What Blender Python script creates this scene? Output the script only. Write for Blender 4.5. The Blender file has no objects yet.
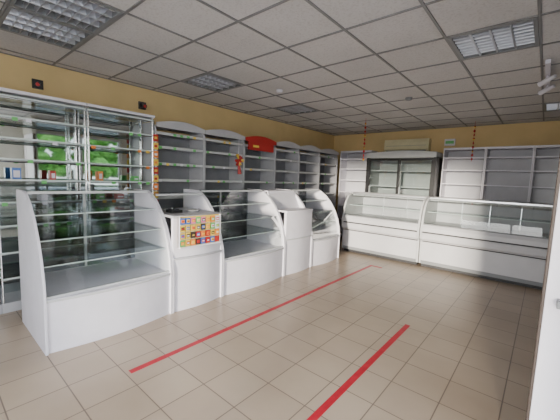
import bpy, bmesh, math, random
from mathutils import Vector, Matrix
random.seed(7)
H=1.5; CZ=2.7
XL,XR,YF,YB=-4.5,0.95,-1.7,7.45

# ---------------- materials ----------------
def new_mat(name):
    m=bpy.data.materials.new(name); m.use_nodes=True
    nt=m.node_tree; b=nt.nodes['Principled BSDF']
    return m,nt,b
def mat(name,col,rough=0.5,metal=0.0,var=0.06,scale=6.0,spec=0.5):
    m,nt,b=new_mat(name)
    b.inputs['Roughness'].default_value=rough
    b.inputs['Metallic'].default_value=metal
    b.inputs['Specular IOR Level'].default_value=spec
    tc=nt.nodes.new('ShaderNodeTexCoord'); n=nt.nodes.new('ShaderNodeTexNoise')
    n.inputs['Scale'].default_value=scale; n.inputs['Detail'].default_value=4
    nt.links.new(tc.outputs['Object'],n.inputs['Vector'])
    r=nt.nodes.new('ShaderNodeValToRGB')
    r.color_ramp.elements[0].position=0.3; r.color_ramp.elements[1].position=0.7
    r.color_ramp.elements[0].color=[c*(1-var) for c in col]+[1]
    r.color_ramp.elements[1].color=[min(1,c*(1+var)) for c in col]+[1]
    nt.links.new(n.outputs['Fac'],r.inputs['Fac']); nt.links.new(r.outputs['Color'],b.inputs['Base Color'])
    return m
def glass(name,tint=(0.9,0.96,0.94),rough=0.02,base=0.05,gain=0.5):
    m=bpy.data.materials.new(name); m.use_nodes=True; nt=m.node_tree; nt.nodes.clear()
    o=nt.nodes.new('ShaderNodeOutputMaterial'); mx=nt.nodes.new('ShaderNodeMixShader')
    t=nt.nodes.new('ShaderNodeBsdfTransparent'); t.inputs[0].default_value=(*tint,1)
    g=nt.nodes.new('ShaderNodeBsdfGlossy'); g.inputs['Roughness'].default_value=rough
    lw=nt.nodes.new('ShaderNodeLayerWeight'); lw.inputs['Blend'].default_value=0.25
    ma=nt.nodes.new('ShaderNodeMath'); ma.operation='MULTIPLY_ADD'
    ma.inputs[1].default_value=gain; ma.inputs[2].default_value=base
    nt.links.new(lw.outputs['Fresnel'],ma.inputs[0]); nt.links.new(ma.outputs[0],mx.inputs[0])
    nt.links.new(t.outputs[0],mx.inputs[1]); nt.links.new(g.outputs[0],mx.inputs[2]); nt.links.new(mx.outputs[0],o.inputs[0])
    return m
M={}
M['white']=mat('white_laminate',(0.68,0.665,0.73),0.5,var=0.04)
M['white2']=mat('white_metal',(0.66,0.67,0.7),0.35,var=0.03)
M['cold']=mat('refrigerated_counter_paint',(0.52,0.52,0.545),0.4,var=0.03)
M['shelf']=mat('grey_white_laminate',(0.42,0.42,0.45),0.5,var=0.05)
M['back']=mat('shelf_backing',(0.22,0.22,0.245),0.5,var=0.08)
M['grey']=mat('grey_plastic',(0.2,0.21,0.22),0.4)
M['lgrey']=mat('light_grey_plastic',(0.48,0.49,0.5),0.35)
M['fint']=mat('fridge_liner',(0.28,0.29,0.3),0.5)
M['dark']=mat('dark_rubber',(0.025,0.025,0.028),0.5)
M['black']=mat('black_plastic',(0.012,0.012,0.014),0.35)
M['brown']=mat('brown_gasket',(0.05,0.035,0.028),0.6)
M['chrome']=mat('chrome',(0.7,0.7,0.72),0.2,metal=1.0,var=0.02)
M['alu']=mat('aluminium',(0.75,0.77,0.8),0.3,metal=0.9,var=0.03)
M['louvre']=mat('louvre_metal',(0.45,0.46,0.5),0.3,metal=0.6,var=0.03)
M['mirror']=mat('mirror',(0.66,0.72,0.71),0.03,metal=1.0,var=0.01)
M['glass']=glass('clear_glass',(0.95,0.98,0.97))
M['glassshelf']=glass('glass_shelf',(0.88,0.92,0.91),0.03,0.08)
M['glassdk']=glass('cabinet_glass',(0.75,0.78,0.8),0.03,0.08)
M['winglass']=glass('window_glass',(0.97,0.98,0.98),0.01,0.02)
M['dimglass']=glass('light_dimming_glass',(0.42,0.45,0.47),0.01,0.03)  # dark tint added so less daylight comes through the far side window
M['edge']=mat('glass_edge',(0.5,0.57,0.56),0.3)
M['red']=mat('red_vinyl',(0.5,0.012,0.03),0.45,var=0.15,scale=12)
M['redp']=mat('red_paper',(0.42,0.022,0.02),0.5)
M['yel']=mat('yellow_card',(0.72,0.5,0.08),0.5)
M['org']=mat('orange_card',(0.75,0.22,0.04),0.5)
M['grn']=mat('green_tag',(0.12,0.45,0.12),0.5)
M['blu']=mat('blue_pack',(0.05,0.15,0.5),0.4)
M['pink']=mat('pink_pack',(0.7,0.2,0.35),0.4)
M['cream']=mat('cream_plastic',(0.66,0.6,0.38),0.4)
M['wall']=mat('yellow_wall_paint',(0.62,0.46,0.22),0.75,var=0.08,scale=2)
M['wallw']=mat('pale_wall_paint',(0.5,0.48,0.43),0.75,var=0.06,scale=2)
M['grid']=mat('ceiling_grid_metal',(0.2,0.2,0.205),0.5)
M['tube']=mat('fluorescent_tube_glass',(0.9,0.92,0.95),0.2)
M['asph']=mat('pavement',(0.3,0.29,0.27),0.9,scale=3)
M['leaf']=mat('tree_foliage',(0.17,0.4,0.07),0.8,var=0.5,scale=3)
M['bark']=mat('bark',(0.1,0.07,0.05),0.9)

def floor_mat():
    m,nt,b=new_mat('floor_tiles')
    tc=nt.nodes.new('ShaderNodeTexCoord'); mp=nt.nodes.new('ShaderNodeMapping')
    mp.inputs['Location'].default_value=(0.09,0.05,0)
    br=nt.nodes.new('ShaderNodeTexBrick'); br.offset=0; br.squash=1
    br.inputs['Scale'].default_value=1; br.inputs['Brick Width'].default_value=0.33; br.inputs['Row Height'].default_value=0.33
    br.inputs['Mortar Size'].default_value=0.0045; br.inputs['Mortar Smooth'].default_value=0.3
    br.inputs['Color1'].default_value=(0.44,0.345,0.255,1); br.inputs['Color2'].default_value=(0.49,0.39,0.29,1)
    br.inputs['Mortar'].default_value=(0.19,0.145,0.11,1); br.inputs['Bias'].default_value=0
    n=nt.nodes.new('ShaderNodeTexNoise'); n.inputs['Scale'].default_value=1.3; n.inputs['Detail'].default_value=6
    mx=nt.nodes.new('ShaderNodeMixRGB'); mx.blend_type='MULTIPLY'; mx.inputs[0].default_value=1
    rp=nt.nodes.new('ShaderNodeValToRGB'); rp.color_ramp.elements[0].position=0.3; rp.color_ramp.elements[0].color=(0.82,0.8,0.78,1)
    rp.color_ramp.elements[1].position=0.65
    nt.links.new(tc.outputs['Object'],mp.inputs[0]); nt.links.new(mp.outputs[0],br.inputs[0]); nt.links.new(tc.outputs['Object'],n.inputs[0])
    nt.links.new(n.outputs[0],rp.inputs[0]); nt.links.new(br.outputs['Color'],mx.inputs[1]); nt.links.new(rp.outputs[0],mx.inputs[2])
    nt.links.new(mx.outputs[0],b.inputs['Base Color'])
    b.inputs['Roughness'].default_value=0.3
    bp=nt.nodes.new('ShaderNodeBump'); bp.inputs['Strength'].default_value=0.25; bp.inputs['Distance'].default_value=0.002; bp.invert=True
    nt.links.new(br.outputs['Fac'],bp.inputs['Height']); nt.links.new(bp.outputs[0],b.inputs['Normal'])
    return m
def ceil_mat():
    m,nt,b=new_mat('ceiling_tile')
    tc=nt.nodes.new('ShaderNodeTexCoord'); n=nt.nodes.new('ShaderNodeTexNoise'); n.inputs['Scale'].default_value=60; n.inputs['Detail'].default_value=3
    n2=nt.nodes.new('ShaderNodeTexNoise'); n2.inputs['Scale'].default_value=0.9
    rp=nt.nodes.new('ShaderNodeValToRGB'); rp.color_ramp.elements[0].position=0.35; rp.color_ramp.elements[0].color=(0.54,0.52,0.515,1)
    rp.color_ramp.elements[1].position=0.5; rp.color_ramp.elements[1].color=(0.62,0.605,0.6,1)
    rp2=nt.nodes.new('ShaderNodeValToRGB'); rp2.color_ramp.elements[0].color=(0.85,0.85,0.85,1); rp2.color_ramp.elements[0].position=0.3;rp2.color_ramp.elements[1].position=0.7
    mx=nt.nodes.new('ShaderNodeMixRGB'); mx.blend_type='MULTIPLY'; mx.inputs[0].default_value=1
    for k in (n,n2): nt.links.new(tc.outputs['Object'],k.inputs[0])
    nt.links.new(n.outputs[0],rp.inputs[0]); nt.links.new(n2.outputs[0],rp2.inputs[0])
    nt.links.new(rp.outputs[0],mx.inputs[1]); nt.links.new(rp2.outputs[0],mx.inputs[2]); nt.links.new(mx.outputs[0],b.inputs['Base Color'])
    b.inputs['Roughness'].default_value=0.85
    return m
M['floor']=floor_mat(); M['ceil']=ceil_mat()

# ---------------- mesh builder ----------------
class MB:
    def __init__(s): s.v=[];s.f=[];s.m=[];s.names=[]
    def mi(s,m):
        if m not in s.names: s.names.append(m)
        return s.names.index(m)
    def add(s,vs,fs,m):
        o=len(s.v); s.v+= [tuple(p) for p in vs]; k=s.mi(m)
        for f in fs: s.f.append([o+i for i in f]); s.m.append(k)
    def box(s,x0,x1,y0,y1,z0,z1,m):
        vs=[(x,y,z) for x in (x0,x1) for y in (y0,y1) for z in (z0,z1)]
        s.add(vs,[(0,1,3,2),(4,6,7,5),(0,4,5,1),(2,3,7,6),(0,2,6,4),(1,5,7,3)],m)
    def P(s,axis,p,a):
        if axis=='y': return (p[0],a,p[1])
        if axis=='x': return (a,p[0],p[1])
        return (p[0],p[1],a)
    def prism(s,pts,axis,a0,a1,m):
        n=len(pts); vs=[s.P(axis,p,a0) for p in pts]+[s.P(axis,p,a1) for p in pts]
        fs=[tuple(range(n)),tuple(range(n,2*n))]+[(i,(i+1)%n,n+(i+1)%n,n+i) for i in range(n)]
        s.add(vs,fs,m)
    def sheet(s,pts,axis,a0,a1,m):
        n=len(pts); vs=[s.P(axis,p,a0) for p in pts]+[s.P(axis,p,a1) for p in pts]
        s.add(vs,[(i,i+1,n+i+1,n+i) for i in range(n-1)],m)
    def cyl(s,p0,p1,r,m,n=10,r1=None):
        p0=Vector(p0);p1=Vector(p1);d=(p1-p0).normalized();r1=r if r1 is None else r1
        a=d.orthogonal().normalized();b=d.cross(a);vs=[]
        for p,rr in((p0,r),(p1,r1)):
            for i in range(n):
                t=2*math.pi*i/n; vs.append(p+a*math.cos(t)*rr+b*math.sin(t)*rr)
        s.add(vs,[tuple(range(n)),tuple(range(n,2*n))]+[(i,(i+1)%n,n+(i+1)%n,n+i) for i in range(n)],m)
    def build(s,name,bevel=0,smooth=False):
        me=bpy.data.meshes.new(name); me.from_pydata(s.v,[],s.f)
        for n in s.names: me.materials.append(M[n])
        me.polygons.foreach_set('material_index',s.m)
        bm=bmesh.new(); bm.from_mesh(me); bmesh.ops.recalc_face_normals(bm,faces=bm.faces[:]); bm.to_mesh(me); bm.free()
        ob=bpy.data.objects.new(name,me); bpy.context.collection.objects.link(ob)
        if bevel:
            md=ob.modifiers.new('bev','BEVEL'); md.width=bevel; md.segments=2; md.limit_method='ANGLE'; md.angle_limit=math.radians(50)
        return ob

# ---------------- room ----------------
b=MB(); b.box(XL-0.2,XR+0.2,YF-0.2,YB+0.2,-0.1,0,'floor'); b.build('floor')
b=MB(); b.box(XL-0.2,XL,YF-0.2,YB+0.2,0,CZ+0.3,'wall'); b.build('wall_left')
b=MB(); b.box(XL,XR,YB,YB+0.2,0,CZ+0.3,'wall'); b.build('wall_back')
def wall_with_openings(name,axis,a,b_,lo,hi,ops,m):
    w=MB(); cur=lo
    def bx(u0,u1,z0,z1):
        if axis=='x': w.box(a,b_,u0,u1,z0,z1,m)
        else: w.box(u0,u1,a,b_,z0,z1,m)
    for (u0,u1,z0,z1) in ops:
        bx(cur,u0,0,CZ+0.3)
        if z0>0: bx(u0,u1,0,z0)
        bx(u0,u1,z1,CZ+0.3); cur=u1
    bx(cur,hi,0,CZ+0.3); return w.build(name)
OPR=[(-1.5,1.3,0.2,2.55),(2.0,4.1,0.9,2.45)]
OPF=[(-2.4,0.8,0.15,2.6)]
wall_with_openings('wall_right','x',XR,XR+0.2,YF,YB,OPR,'wallw')
wall_with_openings('wall_front','y',YF-0.2,YF,XL,XR+0.2,OPF,'wallw')
b=MB(); b.box(.05,XR,1.76,1.84,2.31,CZ-.004,'wallw'); b.build('added_light_blocker')  # unseen panel added over the door to keep light off the right side
wn=1
for axis,ops,c in (('x',OPR,XR+0.1),('y',OPF,YF-0.1)):
    for (u0,u1,z0,z1) in ops:
        w=MB()
        def bx(a0,a1,q0,q1,m,t=0.03):
            if axis=='x': w.box(c-t,c+t,a0,a1,q0,q1,m)
            else: w.box(a0,a1,c-t,c+t,q0,q1,m)
        bx(u0+.003,u0+.06,z0+.003,z1-.003,'white'); bx(u1-.06,u1-.003,z0+.003,z1-.003,'white'); bx(u0+.06,u1-.06,z0+.003,z0+.06,'white'); bx(u0+.06,u1-.06,z1-.06,z1-.003,'white')
        md=(u0+u1)/2; bx(md-.03,md+.03,z0+.06,z1-.06,'white')
        bx(u0+.06,u1-.06,z0+.06,z1-.06,'dimglass' if wn==2 else 'winglass',0.004)
        w.build('window_%d'%wn); wn+=1
b=MB(); b.box(XR-0.02,XR,2.2,YB,0,0.08,'lgrey'); b.build('baseboard_right')

# ceiling cells
PHX=-3.75
LUM=[(-3.45,2.6),(-3.45,4.4),(-3.45,0.8),(-2.85,0.8),(-0.45,3.2),(0.15,6.2),(-1.05,-0.4)]
b=MB()
def edges(lo,hi,ph):
    k=math.ceil((lo-ph)/0.6+1e-6); e=[lo]
    while ph+0.6*k<hi-1e-4: e.append(ph+0.6*k); k+=1
    return e+[hi]
ex=edges(XL,XR,PHX); ey=edges(YF,YB,-0.1)
for i in range(len(ex)-1):
    for j in range(len(ey)-1):
        cx=(ex[i]+ex[i+1])/2; cy=(ey[j]+ey[j+1])/2
        if any(abs(cx-l[0])<.1 and abs(cy-l[1])<.1 for l in LUM): continue
        b.box(ex[i],ex[i+1],ey[j],ey[j+1],CZ+0.006,CZ+0.02,'ceil')
b.build('ceiling')
b=MB()
for x in ex[1:-1]: b.box(x-.010,x+.010,YF,YB,CZ-.002,CZ+.0055,'grid')
for y in ey[1:-1]: b.box(XL,XR,y-.010,y+.010,CZ-.0025,CZ+.005,'grid')
b.box(XL,XL+.025,YF,YB,CZ-.003,CZ+.005,'grid'); b.box(XL,XR,YB-.025,YB,CZ-.003,CZ+.005,'grid')
b.build('ceiling_grid')
b=MB(); b.box(XL-.2,XR+.2,YF-.2,YB+.2,CZ+.3,CZ+.4,'wallw'); b.build('ceiling_slab')
for (cx,cy) in LUM:
    b=MB(); x0,x1,y0,y1=cx-.288,cx+.288,cy-.288,cy+.288
    b.box(x0,x1,y0,y1,CZ+.1,CZ+.11,'dark')
    for q in ((x0,x0+.025,y0,y1),(x1-.025,x1,y0,y1),(x0+.025,x1-.025,y0,y0+.025),(x0+.025,x1-.025,y1-.025,y1)):
        b.box(*q,CZ-.004,CZ+.1,'grey')
    for k in range(1,4): 
        x=x0+.025+(x1-x0-.05)*k/4; b.prism([(x-.02,CZ+.055),(x+.02,CZ+.055),(x+.006,CZ-.002),(x-.006,CZ-.002)],'y',y0+.025,y1-.025,'louvre')
    for k in range(1,8):
        y=y0+.025+(y1-y0-.05)*k/8; b.prism([(y-.01,CZ+.035),(y+.01,CZ+.035),(y+.003,CZ-.001),(y-.003,CZ-.001)],'x',x0+.025,x1-.025,'louvre')
    for k in range(4):
        x=x0+.025+(x1-x0-.05)*(k+.5)/4; b.cyl((x,y0+.025,CZ+.05),(x,y1-.025,CZ+.05),.026,'tube',14)
    b.build('ceiling_light')

# ---------------- floor tape ----------------
b=MB(); b.box(-2.275,-2.225,0.97,5.2,0.0005,0.002,'red'); b.box(-2.275,-2.05,5.2,5.25,0.0005,0.002,'red'); b.build('floor_tape')
b=MB(); b.box(-1.0,-0.95,0.2,3.31,0.0005,0.002,'red'); b.build('floor_tape')

# ---------------- left counters ----------------
XF=-2.93; XBK=-3.78
PROF=[(XBK,0),(XF,0),(XF,.46),(XF-.015,.6),(XF-.06,.76),(XF-.13,.92),(XF-.23,1.07),(XF-.36,1.2),(XF-.47,1.27),(XF-.55,1.3),(XBK,1.3)]
def arc(y0,y1,xe,bulge,n=12):
    return [(xe+bulge*math.sin(math.pi*i/n),y0+(y1-y0)*i/n) for i in range(n+1)]
def sidepanels(b,y0,y1,t=.02):
    b.prism(PROF,'y',y0,y0+t,'white'); b.prism(PROF,'y',y1-t,y1,'white')
def glass_counter(y0,y1):
    b=MB(); t=.02; sidepanels(b,y0,y1); a,c=y0+t,y1-t
    ar=arc(a,c,XF-.02,.06)
    b.prism(ar+[(XF-.1,c),(XF-.1,a)],'z',0.0,.43,'white')
    b.prism([(x+.012,y) for x,y in ar]+[(XBK+.02,c),(XBK+.02,a)],'z',.43,.455,'white')
    b.prism([(x+.016,y) for x,y in ar]+[(x+.012,y) for x,y in reversed(ar)],'z',.432,.452,'lgrey')
    b.box(XBK+.0,XBK+.018,a,c,.0,.6,'shelf')
    b.box(XBK+.02,XBK+.026,a,c,.46,1.26,'glassdk'); b.box(XBK+.005,XBK+.035,a,c,1.26,1.285,'lgrey')
    b.box(XBK+.005,XBK+.035,(a+c)/2-.012,(a+c)/2+.012,.455,1.26,'lgrey')
    for z,xf in ((.7,XF-.1),(.9,XF-.18),(1.1,XF-.32)):
        b.box(XBK+.04,xf,a,c,z,z+.008,'glassshelf'); b.box(xf,xf+.004,a,c,z-.001,z+.009,'edge')
        for yy in (a,c-.02): b.box(XBK+.04,xf-.05,yy,yy+.02,z-.014,z-.001,'chrome')
    g=[(x-.03,z) for x,z in PROF[2:6]]
    b.sheet(g,'y',a,c,'glass')
    b.box(XBK+.03,XF-.5,a,c,1.285,1.296,'glassshelf'); b.box(XF-.5,XF-.49,a,c,1.275,1.3,'lgrey')
    b.box(XF-.05,XF-.02,a,c,.455,.475,'lgrey')
    return b
Y=[.6,1.72,2.4,3.6,4.32,5.26]; e=.002
glass_counter(Y[0]+e,Y[1]-e).build('glass_display_counter',.002)
glass_counter(Y[2]+e,Y[3]-e).build('glass_display_counter',.002)
glass_counter(Y[4]+e,Y[5]-e).build('glass_display_counter',.002)
# checkout counter
b=MB(); y0,y1=Y[1]+e,Y[2]-e; sidepanels(b,y0,y1); a,c=y0+.02,y1-.02
b.prism(arc(a,c,XF-.02,.04)+[(XF-.06,c),(XF-.06,a)],'z',0,.58,'white')
b.prism(arc(a,c,XF-.005,.045)+[(XF-.3,c),(XF-.3,a)],'z',.58,.6,'shelf')
b.prism(arc(a,c,XF-.03,.04)+[(XF-.07,c),(XF-.07,a)],'z',.6,1.03,'white')
b.prism(arc(a,c,XF-.02,.05)+[(XBK+.1,c),(XBK+.1,a)],'z',1.03,1.055,'shelf')
b.box(XBK,XBK+.018,a,c,0,1.0,'white'); b.box(XBK+.02,XF-.4,a,c,1.25,1.262,'glassshelf'); b.box(XF-.4,XF-.394,a,c,1.245,1.267,'lgrey')
b.build('checkout_counter',.002)
b=MB(); b.box(-3.3,-3.16,1.85,1.98,1.057,1.09,'black'); b.box(-3.29,-3.2,1.87,1.96,1.09,1.1,'dark')
b.cyl((-3.25,1.9,1.095),(-3.25,1.9,1.115),.012,'grey'); b.build('payment_terminal',.003)
b=MB(); b.cyl((-3.2,2.15,1.057),(-3.2,2.15,1.075),.06,'grey',24,.075); b.cyl((-3.2,2.15,1.075),(-3.2,2.15,1.08),.075,'lgrey',24,.078); b.build('coin_tray')
# chocolate rack on front
b=MB(); y0r,y1r=1.76,2.30; xs=XF+.035
b.box(xs,xs+.012,y0r,y1r,.72,1.05,'yel')
b.box(xs,xs+.05,y0r,y1r,.715,.73,'white'); b.box(xs,xs+.03,y0r,y0r+.006,.73,1.05,'white'); b.box(xs,xs+.03,y1r-.006,y1r,.73,1.05,'white')
cols=['redp','yel','org','blu','pink','grn','redp','white','org','brown','yel','cream']
for r in range(4):
    z=.735+r*.079
    b.box(xs+.012,xs+.042,y0r+.006,y1r-.006,z-.006,z-.002,'cream')
    for k in range(8):
        yy=y0r+.012+k*.065; m=random.choice(cols); m2=random.choice(cols)
        b.box(xs+.012,xs+.03,yy,yy+.054,z,z+.066,m); b.box(xs+.03,xs+.032,yy+.008,yy+.046,z+.016,z+.05,m2)
        b.box(xs+.032,xs+.033,yy+.015,yy+.04,z+.025,z+.038,random.choice(['white','yel','redp']))
b.build('chocolate_display_rack')
# white step cabinet
b=MB(); y0,y1=Y[3]+e,Y[4]-e; a,c=y0+.02,y1-.02; sidepanels(b,y0,y1)
b.prism(arc(a,c,XF-.015,.035)+[(XF-.06,c),(XF-.06,a)],'z',0,.55,'white')
b.prism(arc(a,c,XF,.04)+[(XF-.06,c),(XF-.06,a)],'z',.55,.565,'lgrey')
b.prism(arc(a,c,XF-.015,.035)+[(XF-.06,c),(XF-.06,a)],'z',.565,.98,'white')
b.prism(arc(a,c,XF,.05)+[(XBK+.02,c),(XBK+.02,a)],'z',.98,1.005,'white')
b.box(XBK,XBK+.02,a,c,0,1.28,'white'); b.prism([(XF-.3,1.0),(XF-.28,1.0),(XF-.42,1.27),(XF-.44,1.27)],'y',a,c,'white')
b.box(XBK+.02,XF-.42,a,c,1.27,1.29,'white')
b.build('checkout_cabinet',.002)

# ---------------- wall racks ----------------
RX0,RX1=XL+.01,-4.1
ZS=[.12,.5,.85,1.15,1.4,1.63,1.86,2.05]
def tags(b,x,y0,y1,z,dens=.4,cols=('grn','grn','white','grn','yel')):
    yy=y0+.04
    while yy<y1-.08:
        if random.random()<dens: b.box(x,x+.002,yy,yy+.045,z-.028,z+.006,random.choice(cols))
        yy+=.11
def white_rack(y0,y1,crown='white',dens=.3):
    b=MB(); t=.018
    for ys in (y0,y1-t):
        b.prism([(RX0,0),(RX1,0),(RX1,2.0),(RX1-.02,2.1),(RX1-.06,2.17),(RX1-.1,2.2),(RX0,2.2)],'y',ys,ys+t,'shelf')
    b.box(RX0,RX0+.01,y0+t,y1-t,.05,2.1,'back')
    for z in ZS:
        b.box(RX0+.01,RX1-.03,y0+t,y1-t,z,z+.018,'shelf'); b.box(RX1-.03,RX1-.026,y0+t,y1-t,z-.012,z+.024,'lgrey')
        if z>.6: tags(b,RX1-.026,y0+t,y1-t,z+.012,dens)
    n=12; pts=[(y0+.001,2.13),(y1-.001,2.13)]+[(y1-.001-(y1-y0-.002)*i/n,2.19+.06*math.sin(math.pi*i/n)) for i in range(n+1)]
    b.prism(pts,'x',RX1+.001,RX1+.018,crown)
    b.box(RX0,RX1-.06,y0+t,y1-t,2.15,2.165,'shelf')
    b.box(RX0,RX1-.03,y0+t,y1-t,0,.1,'shelf')
    return b
ys=[2.15,2.95,3.79,4.62,5.4,6.2,7.02]
for i in range(6):
    white_rack(ys[i]+.002,ys[i+1]-.002,'redp' if i==2 else 'shelf',.4 if i<2 else .2).build('wall_shelf_unit')
def glass_rack(y0,y1):
    b=MB()
    b.box(RX0,RX0+.012,y0,y1,.1,2.2,'mirror'); b.box(RX0,RX1-.02,y0,y1,0,.1,'shelf')
    for yy in (y0+.015,y1-.015):
        for xx in (RX0+.03,RX1-.03): b.cyl((xx,yy,.1),(xx,yy,2.24),.011,'chrome')
    for z in (.35,.62,.9,1.14,1.37,1.58,1.79,2.0,2.2):
        b.box(RX0+.014,RX1-.02,y0+.005,y1-.005,z,z+.008,'glassshelf'); b.box(RX1-.02,RX1-.016,y0+.005,y1-.005,z-.004,z+.014,'edge')
        b.cyl((RX1-.03,y0+.015,z-.012),(RX1-.03,y1-.015,z-.012),.006,'chrome')
        if .8<z<2.1: tags(b,RX1-.016,y0,y1,z,.35,('grn','grn','org','yel','grn','white'))
        if z in (1.14,1.37) and y0>.3:
            yy=y0+.15
            while yy<y1-.2:
                if random.random()<.3:
                    m=random.choice(('redp','yel','org','grn','white','blu','cream')); w=random.uniform(.05,.09); h=random.uniform(.06,.13)
                    b.box(RX0+.15,RX0+.25,yy,yy+w,z+.0085,z+.0085+h,m); b.box(RX0+.25,RX0+.252,yy+.01,yy+w-.01,z+.03,z+h-.02,'white')
                yy+=.11
    b.box(RX0,RX1,y0,y1,2.24,2.27,'white')
    return b
for (p,q) in ((-1.0,-.25),(-.25,.5),(.5,1.32),(1.32,2.14)):
    glass_rack(p+.002,q-.002).build('glass_shelf_rack')
for (yc,n,z0) in ((2.135,9,2.02),):
    b=MB()
    for k in range(n):
        z=z0-k*.11; b.box(-4.075,-4.068,yc-.035,yc+.035,z-.09,z,('redp','yel','org','yel')[k%4]); b.box(-4.068,-4.067,yc-.02,yc+.02,z-.06,z-.03,('yel','redp','white','org')[k%4])
    b.box(-4.08,-4.075,yc-.005,yc+.005,z0-.11*n,z0+.02,'white'); b.build('promo_strip')
b=MB(); cx,cy,cz=-4.05,3.62,1.78
for k in range(8):
    t=2*math.pi*k/8+random.uniform(-.2,.2); L=random.uniform(.06,.12)
    b.cyl((cx,cy,cz),(cx+.02,cy+L*math.cos(t)*.7,cz+L*math.sin(t)),.012,'redp' if k%3 else 'yel',6,.03)
b.cyl((cx,cy,cz),(cx+.03,cy,cz),.03,'redp'); b.cyl((cx-.01,cy,cz),(cx-.01,cy,cz+.35),.004,'white',6); b.cyl((cx,cy,cz-.08),(cx,cy+.02,cz-.24),.02,'redp',6,.035)
b.build('hanging_paper_flower')
b=MB(); b.box(-4.079,-4.05,3.85,4.5,1.98,2.125,'redp'); b.box(-4.05,-4.048,3.95,4.1,2.03,2.07,'yel'); b.build('red_promo_sign')

# ---------------- back wall shelves ----------------
def back_rack(x0,x1):
    b=MB(); t=.018; yf,yb=7.1,YB-.01
    for xx in (x0,x1-t): b.box(xx,xx+t,yf,yb,0,2.24,'white')
    b.box(x0+t,x1-t,yb-.01,yb,.05,2.24,'shelf')
    for z in (.1,.5,.85,1.2,1.5,1.78,2.03): b.box(x0+t,x1-t,yf+.01,yb-.01,z,z+.02,'white')
    b.box(x0+t,x1-t,yf,yb-.01,2.2,2.24,'white')
    return b
for p,q in ((-1.68,-.94),(-.94,-.22),(-.22,.5),(-4.08,-3.24)): back_rack(p+.002,q-.002).build('back_shelf_unit',.001)

# ---------------- fridge ----------------
b=MB(); x0,x1,yf,yb=-3.2,-1.72,6.78,YB-.02; hz=2.17
b.box(x0,x0+.05,yf,yb,.0,hz-.12,'black'); b.box(x1-.05,x1,yf,yb,.0,hz-.12,'black'); b.box(x0+.05,x1-.05,yb-.03,yb,0,hz-.12,'fint')
b.box(x0+.05,x0+.06,yf+.08,yb-.03,.25,hz-.12,'fint'); b.box(x1-.06,x1-.05,yf+.08,yb-.03,.25,hz-.12,'fint')
b.box(x0+.05,x1-.05,yf,yb-.03,0,.25,'black')
n=8; pts=[(x0,hz-.14),(x1,hz-.14)]+[(x1-(x1-x0)*i/n,hz-.03+.035*math.sin(math.pi*i/n)) for i in range(n+1)]
b.prism([(p[0],p[1]) for p in pts],'y',yf-.03,yb,'lgrey')
xm=(x0+x1)/2
for p,q,yy in ((x0+.05,xm+.02,yf+.0),(xm-.02,x1-.05,yf+.03)):
    b.box(p,p+.045,yy,yy+.025,.27,hz-.15,'black'); b.box(q-.045,q,yy,yy+.025,.27,hz-.15,'black')
    b.box(p+.045,q-.045,yy,yy+.025,.27,.33,'black'); b.box(p+.045,q-.045,yy,yy+.025,hz-.2,hz-.15,'black')
    b.box(p+.045,q-.045,yy+.01,yy+.016,.33,hz-.2,'glass'); b.box(p+.05,p+.07,yy-.02,yy,1.0,1.4,'alu')
for z in (.6,1.0,1.4,1.75):
    for k in range(7): b.cyl((x0+.06,yf+.1+k*.07,z),(x1-.06,yf+.1+k*.07,z),.004,'white2',6)
    for k in range(12): b.cyl((x0+.1+k*.12,yf+.1,z-.005),(x0+.1+k*.12,yb-.05,z-.005),.004,'white2',6)
b.build('glass_door_refrigerator')

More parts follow.
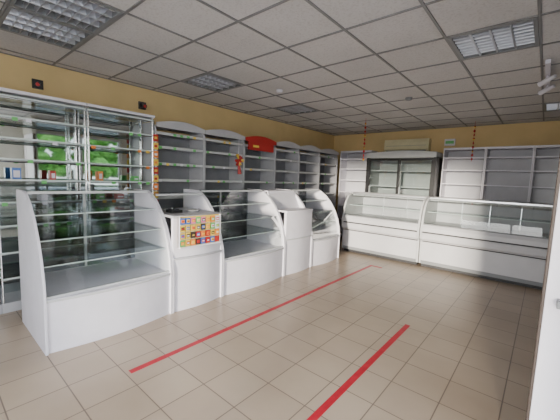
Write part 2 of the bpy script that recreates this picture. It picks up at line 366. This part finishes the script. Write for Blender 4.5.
# ---------------- refrigerated counters ----------------
def cold_counter(x0,x1):
    b=MB(); t=.035; Y0=5.87
    side=[(6.75,.06),(Y0+.01,.06),(Y0+.01,.47),(Y0-.05,.52),(Y0-.06,.66),(Y0-.03,.8),(Y0-.01,.92),(Y0+.04,1.06),(Y0+.14,1.18),(Y0+.28,1.25),(6.75,1.25)]
    for (xa,xb) in ((x0,x0+t),(x1-t,x1)):
        b.prism(side,'x',xa,xb,'lgrey')
    a,c=x0+t,x1-t
    b.box(x0+.03,x1-.03,Y0+.06,6.7,0,.06,'dark')
    b.prism([(6.7,.06),(Y0,.06),(Y0,.46),(6.7,.46)],'x',a,c,'cold')
    b.prism([(Y0-.004,.06),(Y0+.02,.06),(Y0+.02,.12),(Y0-.004,.12)],'x',a,c,'grey')
    b.prism([(Y0+.02,.46),(6.6,.46),(6.6,.48),(Y0+.02,.48)],'x',a,c,'dark')
    b.prism([(Y0+.05,.48),(Y0-.02,.48),(Y0-.06,.52),(Y0-.065,.6),(Y0-.055,.625),(Y0+.05,.625)],'x',a,c,'cold')
    b.prism([(Y0+.05,.625),(Y0-.045,.625),(Y0-.045,.65),(Y0+.05,.65)],'x',a,c,'dark')
    b.prism([(Y0+.05,.65),(Y0-.06,.65),(Y0-.055,.72),(Y0-.035,.77),(Y0+.05,.77)],'x',a,c,'cold')
    b.prism([(Y0+.05,.77),(Y0-.03,.77),(Y0-.025,.79),(Y0+.05,.79)],'x',a,c,'grey')
    b.box(a,c,Y0+.05,6.7,.7,.76,'lgrey')
    g=[(Y0-.025,.79),(Y0-.01,.92),(Y0+.04,1.06),(Y0+.14,1.17),(Y0+.28,1.235)]
    b.sheet([(p[0]+.01,p[1]) for p in g],'x',a,c,'glass')
    b.box(a,c,Y0+.27,Y0+.3,1.225,1.25,'alu')
    b.box(a,c,Y0+.3,Y0+.55,1.235,1.245,'glassshelf'); b.box(a,c,Y0+.55,6.75,1.22,1.25,'cold')
    b.box(a,c,Y0+.2,6.55,.98,.988,'glassshelf'); b.box(a,c,Y0+.195,Y0+.2,.977,.991,'edge')
    b.box(a,c,6.7,6.72,.46,1.22,'shelf')
    n=int((c-a)/.5)
    for k in range(1,n+1):
        xx=a+(c-a)*k/(n+1); b.box(xx-.008,xx+.008,6.66,6.7,.76,1.22,'alu')
    b.cyl((a,Y0+.33,1.2),(c,Y0+.33,1.2),.014,'tube')
    return b
cold_counter(-3.22,-1.655).build('refrigerated_display_counter',.003)
cold_counter(-1.64,.2).build('refrigerated_display_counter',.003)

# ---------------- AC, small wall things ----------------
b=MB(); pr=[(YB-.005,2.2),(YB-.16,2.2),(YB-.21,2.26),(YB-.215,2.4),(YB-.19,2.48),(YB-.005,2.48)]
b.prism(pr,'x',-3.0,-2.02,'cream'); b.box(-2.95,-2.07,YB-.2,YB-.19,2.205,2.235,'grey'); b.box(-2.95,-2.07,YB-.219,YB-.213,2.33,2.336,'grey')
b.build('air_conditioner',.008)
b=MB(); b.box(-1.75,-1.55,YB-.04,YB-.002,2.32,2.46,'white'); b.box(-1.73,-1.57,YB-.042,YB-.04,2.36,2.42,'grn'); b.build('wall_sign',.004)
for (x,y,L) in ((-2.74,5.65,.8),(-1.13,6.9,.75)):
    b=MB(); b.cyl((x,y,CZ),(x,y,CZ-L),.003,'redp',5)
    k=0; z=CZ-.08
    while z>CZ-L+.02:
        r=.018+.008*(k%2); b.cyl((x,y,z),(x,y,z-.025),r*.3,'redp',6,r); b.cyl((x,y,z-.025),(x,y,z-.05),r,'redp' if k%3 else 'yel',6,r*.3); z-=.075; k+=1
    b.build('hanging_garland')
b=MB(); b.box(-.12,-.08,3.9,5.0,CZ-.04,CZ-.003,'white')
for yy in (4.3,4.7):
    b.cyl((-.1,yy,CZ-.04),(-.1,yy,CZ-.07),.01,'white'); b.cyl((-.04,yy-.05,CZ-.07),(-.16,yy+.05,CZ-.11),.018,'white',14,.028)
b.build('track_light')
b=MB(); b.cyl((-1.6,4.6,CZ-.003),(-1.6,4.6,CZ-.035),.05,'grey',20,.04); b.build('smoke_detector')
b=MB(); b.cyl((-2.9,3.3,CZ-.003),(-2.9,3.3,CZ-.035),.045,'white',20,.04); b.build('smoke_detector')
for yy in (2.15,.95):
    b=MB(); b.box(XL+.002,XL+.03,yy-.05,yy+.05,2.4,2.5,'dark'); b.cyl((XL+.03,yy,2.45),(XL+.16,yy-.03,2.42),.028,'dark',12); b.cyl((XL+.16,yy-.03,2.42),(XL+.165,yy-.03,2.42),.02,'redp',12); b.build('security_camera')

# ---------------- open entrance door ----------------
b=MB(); L=.86
dbx=b.box
dbx(0,.012,-.03,.03,.0,2.3,'brown')
dbx(.012,.11,-.03,.03,.0,2.3,'white'); dbx(L-.1,L,-.03,.03,.0,2.3,'white')
dbx(.11,L-.1,-.03,.03,.0,.25,'white'); dbx(.11,L-.1,-.03,.03,2.2,2.3,'white'); dbx(.11,L-.1,-.03,.03,.85,.95,'white')
dbx(.11,L-.1,-.008,.008,.25,.85,'white2'); dbx(.11,L-.1,-.008,.008,.95,2.2,'white2')
dbx(.05,.07,-.075,-.03,1.0,1.03,'grey'); dbx(.05,.18,-.09,-.075,1.0,1.03,'grey')
d=b.build('door_1',.003); d.location=(.03,1.8,0)

# ---------------- exterior ----------------
b=MB(); b.box(-25,25,-25,25,-.4,-.12,'asph'); b.build('ground')
def tree(x,y,s):
    b=MB(); b.cyl((x,y,-.12),(x,y,1.6*s),.14,'bark',10,.09)
    for k in range(34):
        p=Vector((x+random.uniform(-1.3,1.3)*s,y+random.uniform(-1.5,1.5)*s,(2.4+random.uniform(-1.1,1.3))*s)); r=random.uniform(.25,.5)*s
        b.cyl(p-Vector((0,0,r*.7)),p,r*.5,'leaf',9,r); b.cyl(p,p+Vector((0,0,r*.7)),r,'leaf',9,r*.4)
    b.build('street_tree')
tree(7.5,4.6,.95); tree(8.5,7.4,1.0); tree(11,-5.5,1.1)

# ---------------- light ----------------
w=bpy.data.worlds.new('World'); bpy.context.scene.world=w; w.use_nodes=True; nt=w.node_tree
bg=nt.nodes['Background']; tc=nt.nodes.new('ShaderNodeTexCoord'); sp=nt.nodes.new('ShaderNodeSeparateXYZ'); rp=nt.nodes.new('ShaderNodeValToRGB')
nt.links.new(tc.outputs['Generated'],sp.inputs[0]); nt.links.new(sp.outputs['Z'],rp.inputs[0]); nt.links.new(rp.outputs[0],bg.inputs[0])
el=rp.color_ramp.elements; el[0].position=0.0; el[0].color=(1,.95,.88,1); el[1].position=.6; el[1].color=(.75,.83,1,1)
bg.inputs[1].default_value=11.5
sl=bpy.data.lights.new('sun','SUN'); sl.energy=12.0; sl.angle=math.radians(5); sl.color=(1,.88,.72)
so=bpy.data.objects.new('sun',sl); bpy.context.collection.objects.link(so); so.location=(2,-8,4)
so.rotation_euler=Vector((-.2,.97,-math.tan(math.radians(5)))).to_track_quat('-Z','Y').to_euler()
def portal(name,loc,dr,sx,sy):
    l=bpy.data.lights.new(name,'AREA'); l.shape='RECTANGLE'; l.size=sx; l.size_y=sy; l.cycles.is_portal=True
    o=bpy.data.objects.new(name,l); o.location=loc; bpy.context.collection.objects.link(o)
    z=-Vector(dr); y=Vector((0,0,1)); x=y.cross(z); o.rotation_euler=Matrix((x,y,z)).transposed().to_euler()
for (u0,u1,z0,z1) in OPR: portal('window_portal',(XR+.19,(u0+u1)/2,(z0+z1)/2),(-1,0,0),u1-u0,z1-z0)
for (u0,u1,z0,z1) in OPF: portal('window_portal',((u0+u1)/2,YF-.19,(z0+z1)/2),(0,1,0),u1-u0,z1-z0)

# ---------------- camera ----------------
th=math.radians(40.4); p=math.radians(5.9); r=math.radians(2.2)
F0=Vector((-math.sin(th),math.cos(th),0)); R=Vector((math.cos(th),math.sin(th),0)); Z=Vector((0,0,1))
F=F0*math.cos(p)-Z*math.sin(p); U=F0*math.sin(p)+Z*math.cos(p)
X=R*math.cos(r)+U*math.sin(r); Yc=-R*math.sin(r)+U*math.cos(r)
mt=Matrix((X,Yc,-F)).transposed().to_4x4(); mt.translation=Vector((0,0,H))
cd=bpy.data.cameras.new('camera'); cam=bpy.data.objects.new('camera',cd); bpy.context.collection.objects.link(cam)
cam.matrix_world=mt; cd.sensor_width=36; cd.lens=310/560*36; cd.clip_start=.02
bpy.context.scene.camera=cam
